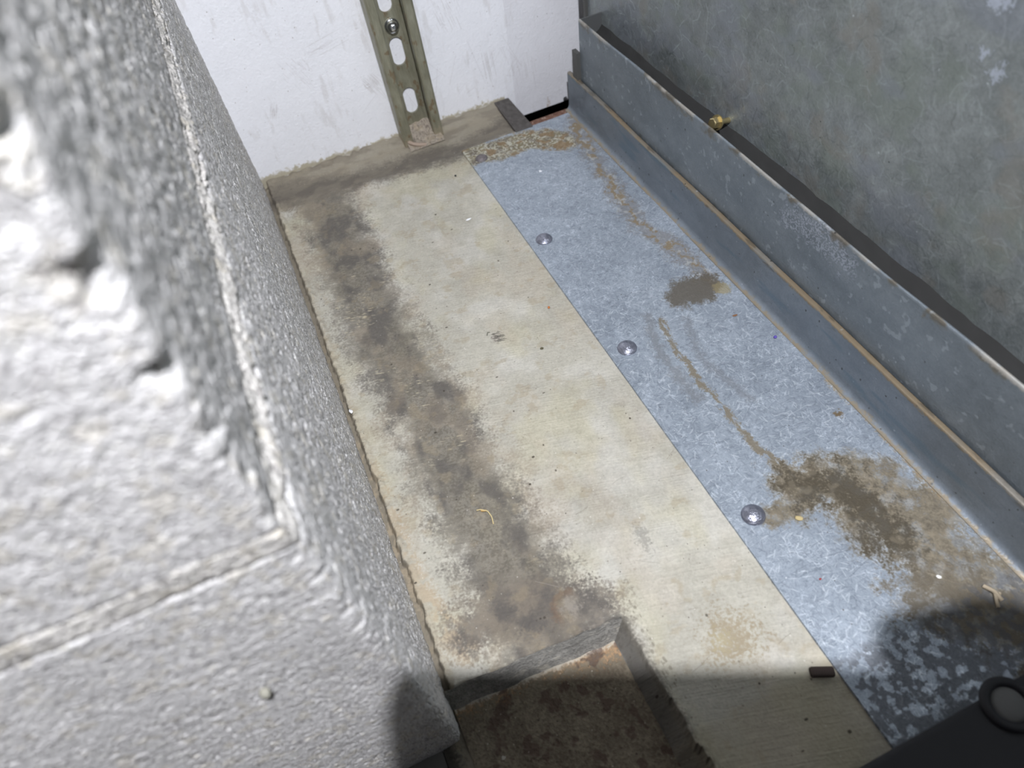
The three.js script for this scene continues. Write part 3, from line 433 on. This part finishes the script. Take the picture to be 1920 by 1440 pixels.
// ---------------------------------------------------------------- edge bar and rusty angle at the back of the ledge
{
  const bt = surface(128, 256, [0, 0.02, 0, 0.06], (x, y, o) => { const v = (fbm(x / 4, y / 4, 4, 951) - 0.5) * 40; o[0] = 86 + v; o[1] = 82 + v; o[2] = 79 + v; });
  const g = new RoundedBoxGeometry(0.0175, 0.003, 0.058, 2, 0.0008), p = g.attributes.position;
  for (let i = 0; i < p.count; i++) if (p.getZ(i) < 0 && p.getX(i) < 0) p.setX(i, p.getX(i) + 0.002); g.computeVertexNormals();
  const bar = tag(mesh('edge_bar', g, std({ map: bt.map, roughness: 0.8, metalness: 0.2 })), 'short dark grey flat bar at the end of the concrete, against the white wall', 'metal bar');
  bar.position.set(0.2068, 0.0016, -0.5848);
  const rt = surface(256, 64, [0, 0.05, 0, 0.012], (x, y, o) => { const v = (fbm(x / 2.5, y / 2.5, 4, 961) - 0.5) * 60; o[0] = 112 + v; o[1] = 82 + v; o[2] = 68 + v * 0.9; mix3(o, [190, 180, 170], sst(0.68, 0.78, fbm(x / 3, y / 3, 3, 962)) * 0.7); o[3] = fbm(x, y, 3, 963); });
  const a = thing('rusty_angle', 'rusty brown steel angle edge in the gap below the white wall', 'steel angle', [0.238, 0, -0.562]);
  const rm = std({ map: rt.map, bumpMap: rt.bumpMap, bumpScale: 0.0006, roughness: 0.9 });
  mesh('top_leg', new RoundedBoxGeometry(0.044, 0.003, 0.011, 2, 0.0008).translate(0, -0.0016, -0.0005), rm, a); mesh('down_leg', new RoundedBoxGeometry(0.044, 0.05, 0.003, 2, 0.0008).translate(0, -0.027, 0.003), rm, a);
  mesh('bolt_head', new THREE.SphereGeometry(0.0026, 14, 10).scale(1, 0.7, 1).translate(0.0185, 0.0006, -0.001), std({ color: new THREE.Color(0.02, 0.018, 0.016), roughness: 0.8 }), a);
}

// ---------------------------------------------------------------- black bar and ring foot at the lower right
{
  const bm = std({ color: new THREE.Color(0.016, 0.016, 0.019), roughness: 0.7 }), t = thing('black_bar', 'black rubber-coated bar lying across the near end of the sheet', 'bar', [0.17, 0, 0.02]);
  mesh('bar', new RoundedBoxGeometry(0.184, 0.026, 0.06, 3, 0.003).translate(-0.0074, 0.0148, 0.0002), bm, t);
  const ring = mesh('ring_foot', new THREE.TorusGeometry(0.0092, 0.0022, 12, 40).rotateX(Math.PI / 2), bm, t); ring.position.set(0.0172, 0.0285, -0.0232);
  const cap = mesh('worn_cap', new THREE.SphereGeometry(0.0074, 24, 12).scale(1, 0.35, 1), std({ color: new THREE.Color(0.13, 0.13, 0.125), roughness: 0.8 }), t); cap.position.set(0.0172, 0.028, -0.0232); cap.userData.label = 'grey worn cap inside the black ring';
}

// ---------------------------------------------------------------- crumbs and litter
const plain = (r, g, b, ro = 0.85) => std({ color: new THREE.Color(r, g, b), roughness: ro });
const tube = (pts, r, n = 24) => new THREE.TubeGeometry(new THREE.CatmullRomCurve3(pts.map((p) => new THREE.Vector3(...p)), false, 'catmullrom', 0.1), n, r, 6);
function crumb(name, label, category, [x, y, z], [a, b, c], m, seed, group) {
  const g = mergeVertices(new THREE.IcosahedronGeometry(1, 2).deleteAttribute('normal').deleteAttribute('uv')), p = g.attributes.position;
  for (let i = 0; i < p.count; i++) { const k = 0.75 + 0.5 * vn(p.getX(i) * 1.7 + 9, p.getY(i) * 1.7 + p.getZ(i) * 1.3 + 4, seed); p.setXYZ(i, p.getX(i) * a * k, p.getY(i) * b * k, p.getZ(i) * c * k); }
  g.computeVertexNormals(); const o = mesh(name, g, m); o.position.set(x, y + b * 0.8, z); o.rotation.y = seed * 1.7; return tag(o, label, category, group);
}
const straw = tag(mesh('straw', tube([[-0.0052, 0.0006, -0.0052], [-0.003, 0.001, -0.0045], [0.0004, 0.0016, -0.0012], [0.0012, 0.001, 0.003], [0.0004, 0.0006, 0.0075]], 0.00038), plain(0.62, 0.5, 0.26)), 'bent pale straw lying on the dark soot band', 'straw'); straw.position.set(0.0245, 0, -0.204);
const fleck = tag(mesh('husk', tube([[-0.0012, 0.0006, -0.001], [0.0003, 0.0009, 0], [0.0016, 0.0006, 0.0003]], 0.0006), plain(0.55, 0.36, 0.14)), 'tiny orange-yellow husk touching the bent straw', 'husk'); fleck.position.set(0.0228, 0, -0.2068);
{ // dark bark chip: a short ridged piece
  const g = new RoundedBoxGeometry(0.0112, 0.0035, 0.0048, 4, 0.0012), p = g.attributes.position;
  for (let i = 0; i < p.count; i++) { p.setY(i, p.getY(i) + Math.sin(p.getX(i) * 1600) * 0.0003); p.setZ(i, p.getZ(i) + (vn(p.getX(i) * 600, 2, 971) - 0.5) * 0.001); } g.computeVertexNormals();
  const o = tag(mesh('bark_chip', g, plain(0.028, 0.018, 0.014)), 'dark brown bark chip on the concrete at the edge of the sheet', 'chip'); o.position.set(0.1372, 0.0019, -0.0502); o.rotation.y = -0.42;
}
{ const o = tag(mesh('wood_splinter', mergeGeometries([tube([[-0.002, 0.001, -0.009], [0.0005, 0.0022, -0.003], [0.001, 0.0018, 0.004]], 0.0014), tube([[0.0005, 0.002, -0.002], [-0.0018, 0.0016, 0.003], [-0.003, 0.001, 0.007]], 0.0011), tube([[0.0012, 0.0018, 0.001], [0.003, 0.0018, -0.001]], 0.001, 6)]), plain(0.42, 0.35, 0.25)), 'pale forked wood splinter at the rim of the brown spill', 'splinter'); o.position.set(0.2345, 0.0015, -0.0435); o.rotation.y = -0.1; o.scale.set(0.85, 0.9, 0.72); }
{ // curled dry root at the foot of the channel
  const o = tag(mesh('dry_root', tube([[-0.001, 0.005, -0.017], [0.0005, 0.0048, -0.012], [0.004, 0.0038, -0.008], [0.009, 0.0028, -0.0055], [0.0145, 0.0014, -0.005]], 0.0019, 30), plain(0.36, 0.28, 0.22)), 'curled brown dry root at the foot of the slotted channel', 'root'); o.position.set(0.105, -0.0005, -0.583); }
crumb('paint_flake', 'white paint flake on the upper concrete near the sheet edge', 'flake', [0.114, 0, -0.464], [0.0012, 0.0004, 0.0024], plain(0.85, 0.85, 0.85), 1);
crumb('paint_flake', 'white flake at the foot of the block wall', 'flake', [-0.0295, 0.001, -0.317], [0.0012, 0.0008, 0.002], plain(0.8, 0.8, 0.8), 2);
crumb('paint_flake', 'oval white flake in the dark sunken corner, nearer the middle', 'flake', [0.0068, -0.0172, -0.0845], [0.0009, 0.0004, 0.0014], plain(0.7, 0.68, 0.68), 3);
crumb('paint_flake', 'slim white flake in the dark sunken corner beside the block wall', 'flake', [-0.0265, -0.0172, -0.113], [0.0006, 0.0004, 0.0018], plain(0.7, 0.66, 0.64), 4);
crumb('paint_flake', 'white flake on the metal sheet below the corroded patch', 'flake', [0.192, 0.0015, -0.489], [0.0016, 0.0005, 0.0012], plain(0.8, 0.82, 0.85), 5);
crumb('paint_flake', 'small white chip inside the large brown spill', 'flake', [0.2185, 0.0015, -0.063], [0.0009, 0.0005, 0.0013], plain(0.85, 0.83, 0.78), 6);
crumb('crumb', 'yellowish crumb at the narrow tip of the brown spill beside a rivet', 'crumb', [0.178, 0.0015, -0.121], [0.0024, 0.0008, 0.0014], plain(0.5, 0.4, 0.2), 7);
crumb('crumb', 'orange crumb on the bare concrete', 'crumb', [0.128, 0, -0.338], [0.0012, 0.0006, 0.0009], plain(0.5, 0.17, 0.05), 8);
crumb('crumb', 'dark green crumb on the bare concrete below the grey smudge', 'crumb', [0.107, 0, -0.305], [0.0012, 0.0006, 0.0009], plain(0.1, 0.09, 0.05), 9);
crumb('bead', 'tiny purple bead on the sheet close to the crease', 'bead', [0.2465, 0.0015, -0.2355], [0.0012, 0.0009, 0.0012], plain(0.1, 0.07, 0.36, 0.5), 10);
crumb('leaf_scrap', 'small brown leaf scrap on the sheet below the dark puddle stain', 'leaf', [0.2355, 0.0015, -0.265], [0.0018, 0.0004, 0.0008], plain(0.2, 0.1, 0.05), 11);
crumb('crumb', 'red speck on the bare sheet between the spill and its edge', 'crumb', [0.166, 0.0015, -0.088], [0.0005, 0.0004, 0.0007], plain(0.35, 0.04, 0.04), 12);
crumb('crumb', 'black crumb on the bare concrete beside the browned rivet', 'crumb', [0.126, 0, -0.527], [0.0009, 0.0006, 0.0013], plain(0.03, 0.03, 0.03), 13);
crumb('pebble', 'rounded grit pebble stuck on the front face of the block wall', 'pebble', [-0.0735, 0.1405, BLOCK_Z], [0.0022, 0.002, 0.0018], plain(0.3, 0.29, 0.24), 14);

// ---------------------------------------------------------------- outside the frame: the rest of the room, the lamp, the phone and the hand that shade the floor
{
  const paint = std({ color: new THREE.Color(0.12, 0.12, 0.125), roughness: 0.9 }), slab = std({ color: new THREE.Color(0.13, 0.125, 0.115), roughness: 0.95 });
  struct('floor_001', box(-1.3, 1.3, -0.4, -0.12, WALL_Z - 0.15, 2.2), slab); struct('wall_footing', box(-1.3, 1.3, -0.4, 0.2, WALL_Z - 0.19, WALL_Z - 0.13), slab);
  struct('floor_002', mergeGeometries([box(-1.3, 1.3, -0.03, -0.001, 0.0605, 2.2), box(0.2622, 1.3, -0.03, -0.002, -0.56, 0.0605), box(-1.3, -0.0455, -0.06, -0.014, WALL_Z, 0.0605)]), slab);
  struct('wall_right', box(1.3, 1.36, -0.4, 2.46, WALL_Z - 0.05, 2.26), paint);
  struct('wall_far_left', box(-1.36, -1.3, -0.4, 2.46, WALL_Z - 0.05, 2.26), paint);
  struct('wall_front', box(-1.36, 1.36, -0.4, 2.46, 2.2, 2.26), paint);
  struct('ceiling', box(-1.36, 1.36, 2.4, 2.46, WALL_Z - 0.05, 2.26), paint);
}
const lightAt = (l, p, to) => { l.position.copy(p); l.lookAt(to); scene.add(l); return l; };
{ // dim ceiling panel, left and behind
  const t = thing('ceiling_light', 'dim square ceiling light panel behind the camera', 'ceiling light', [-0.75, 2.38, 1.3]);
  mesh('frame', box(-0.31, 0.31, -0.01, 0.02, -0.31, 0.31), plain(0.7, 0.7, 0.7), t);
  mesh('light_panel', box(-0.29, 0.29, -0.014, -0.009, -0.29, 0.29), std({ color: 0x222222, emissive: FILL_COLOR, emissiveIntensity: 0.3 }), t);
  const l = new THREE.RectAreaLight(FILL_COLOR, FILL_POWER, 0.58, 0.58); l.position.set(-0.75, 2.364, 1.3); l.lookAt(-0.75, 0, 1.3); scene.add(l);
}
{ // hand torch hung above and behind the camera
  const t = thing('torch_lamp', 'black hanging torch lamp with a small white lens above the ledge', 'lamp', LAMP.toArray());
  const dir = LAMP_AIM.clone().sub(LAMP).normalize(); t.quaternion.setFromUnitVectors(new THREE.Vector3(0, -1, 0), dir);
  const bm = plain(0.03, 0.03, 0.03, 0.5);
  mesh('body', new THREE.LatheGeometry([[0, 0.13], [0.012, 0.13], [0.013, 0.128], [0.013, 0.05], [0.017, 0.03], [0.018, 0.012], [0.016, 0.012], [0.011, 0.02], [0, 0.02]].map(([r, y]) => new THREE.Vector2(r, y)), 32), bm, t);
  mesh('lens', new THREE.CylinderGeometry(0.0105, 0.0105, 0.002, 32).translate(0, 0.0155, 0), std({ color: 0x333333, emissive: LAMP_COLOR, emissiveIntensity: 3 }), t);
  const cord = new THREE.Vector3(0, 0.13, 0).applyQuaternion(t.quaternion).add(LAMP);
  tag(mesh('lamp_cord', tube([cord.toArray(), [cord.x, cord.y + 0.2, cord.z + 0.02], [cord.x, 2.4, cord.z + 0.05]], 0.002), bm), 'thin black cord from the ceiling to the torch lamp', 'cord');
  const l = new THREE.SpotLight(LAMP_COLOR, LAMP_POWER, 0, 1.15, 0.6, 2); l.position.copy(LAMP).addScaledVector(dir, -0.006); l.target.position.copy(LAMP_AIM); l.castShadow = true; l.shadow.radius = LAMP_SIZE; l.shadow.mapSize.set(2048, 2048); l.shadow.camera.near = 0.02; l.shadow.bias = -0.0005; scene.add(l, l.target);
}
const held = (t, u, f) => EYE.clone().addScaledVector(RIGHT, t).addScaledVector(UPV, u).addScaledVector(BACK, -f);
{ // the phone that took the picture: its lens is where the camera is
  const t = thing('phone', 'black phone held flat over the ledge', 'phone', held(0.0591, -0.018, -0.0075).toArray());
  t.quaternion.copy(camera.quaternion);
  mesh('body', new THREE.ExtrudeGeometry((() => { const w = 0.075, h = 0.0375, r = 0.011, s = new THREE.Shape(); s.moveTo(-w + r, -h); s.lineTo(w - r, -h); s.absarc(w - r, -h + r, r, -Math.PI / 2, 0); s.lineTo(w, h - r); s.absarc(w - r, h - r, r, 0, Math.PI / 2); s.lineTo(-w + r, h); s.absarc(-w + r, h - r, r, Math.PI / 2, Math.PI); s.lineTo(-w, -h + r); s.absarc(-w + r, -h + r, r, Math.PI, Math.PI * 1.5); return s; })(), { depth: 0.006, bevelEnabled: true, bevelSize: 0.0008, bevelThickness: 0.0008, bevelSegments: 2 }).translate(0, 0, -0.003), plain(0.03, 0.03, 0.035, 0.4), t);
  mesh('screen', box(-0.0725, 0.0725, -0.035, 0.035, 0.0038, 0.0041), plain(0.01, 0.01, 0.012, 0.1), t);
  mesh('lens_ring', new THREE.TorusGeometry(0.0062, 0.0011, 10, 40).translate(-0.0591, 0.018, -0.0045), plain(0.05, 0.05, 0.05, 0.3), t);
}
{ // the hand round the phone's right end
  const J = (t, u, f) => [t, u, f], bones = [
    [J(0.137, -0.052, -0.030), J(0.151, -0.007, -0.028), 0.026, 0.022], [J(0.130, -0.072, -0.028), J(0.151, -0.017, -0.030), 0.022, 0.022],
    [J(0.158, 0.004, -0.022), J(0.15, 0.023, -0.012), 0.0105, 0.0098], [J(0.15, 0.023, -0.012), J(0.129, 0.0275, -0.006), 0.0098, 0.0095], [J(0.129, 0.0275, -0.006), J(0.109, 0.0245, -0.002), 0.0095, 0.0086],
    [J(0.161, -0.012, -0.020), J(0.157, 0.000, 0.006), 0.0105, 0.0098], [J(0.157, 0.000, 0.006), J(0.131, -0.004, 0.014), 0.0098, 0.009], [J(0.131, -0.004, 0.014), J(0.109, -0.014, 0.009), 0.009, 0.008],
    [J(0.157, -0.032, -0.020), J(0.152, -0.026, 0.006), 0.0102, 0.0095], [J(0.152, -0.026, 0.006), J(0.127, -0.032, 0.013), 0.0095, 0.0088], [J(0.127, -0.032, 0.013), J(0.108, -0.040, 0.008), 0.0088, 0.0078],
    [J(0.147, -0.054, -0.020), J(0.142, -0.050, 0.004), 0.0095, 0.0085], [J(0.142, -0.050, 0.004), J(0.123, -0.057, 0.010), 0.0085, 0.0076], [J(0.123, -0.057, 0.010), J(0.109, -0.062, 0.006), 0.0076, 0.0068],
    [J(0.133, -0.072, -0.030), J(0.111, -0.052, -0.034), 0.015, 0.012], [J(0.111, -0.052, -0.034), J(0.087, -0.034, -0.026), 0.0115, 0.0095],
    [J(0.137, -0.072, -0.030), J(0.165, -0.122, -0.060), 0.026, 0.024], [J(0.165, -0.122, -0.060), J(0.215, -0.182, -0.130), 0.025, 0.031]];
  const lo = [0.07, -0.21, -0.17], size = 0.26, N = 80, mc = new MarchingCubes(N, new THREE.MeshStandardMaterial(), false, false, 400000), cell = size / N;
  for (let k = 0; k < N; k++) for (let j = 0; j < N; j++) for (let i = 0; i < N; i++) {
    const p = [lo[0] + i * cell, lo[1] + j * cell, lo[2] + k * cell]; let s = 0;
    for (const [a, b, ra, rb] of bones) { const d = [b[0] - a[0], b[1] - a[1], b[2] - a[2]], q = [p[0] - a[0], p[1] - a[1], p[2] - a[2]], h = clamp((q[0] * d[0] + q[1] * d[1] + q[2] * d[2]) / (d[0] * d[0] + d[1] * d[1] + d[2] * d[2])), e = Math.hypot(q[0] - d[0] * h, q[1] - d[1] * h, q[2] - d[2] * h) - lerp(ra, rb, h); s += Math.exp(-e / 0.0018); }
    mc.field[i + j * N + k * N * N] = 0.0018 * Math.log(Math.max(s, 1e-30));
  }
  mc.isolation = 0; mc.update();
  const n = mc.count, pos = mc.positionArray.slice(0, n * 3), g = new THREE.BufferGeometry();
  for (let i = 0; i < n; i++) { const l = [0, 1, 2].map((c) => lo[c] + (pos[i * 3 + c] + 1) / 2 * size), w = held(...l); pos[i * 3] = w.x; pos[i * 3 + 1] = w.y; pos[i * 3 + 2] = w.z; }
  g.setAttribute('position', new THREE.BufferAttribute(pos, 3));
  const m = mergeVertices(g, 1e-6); m.computeVertexNormals(); const base = held(0.145, -0.042, -0.03); m.translate(-base.x, -base.y, -base.z);
  const person = thing('person', 'right hand in a dark sleeve gripping the end of the phone', 'person', base.toArray());
  mesh('hand', m, plain(0.42, 0.26, 0.19, 0.6), person);
  const sleeve = new THREE.TubeGeometry(new THREE.CatmullRomCurve3([held(0.177, -0.137, -0.077), held(0.225, -0.192, -0.14), held(0.325, -0.252, -0.28)].map((v) => v.sub(base))), 24, 0.042, 24);
  mesh('sleeve', sleeve, plain(0.03, 0.035, 0.05, 0.95), person);
}
renderer.render(scene, camera);
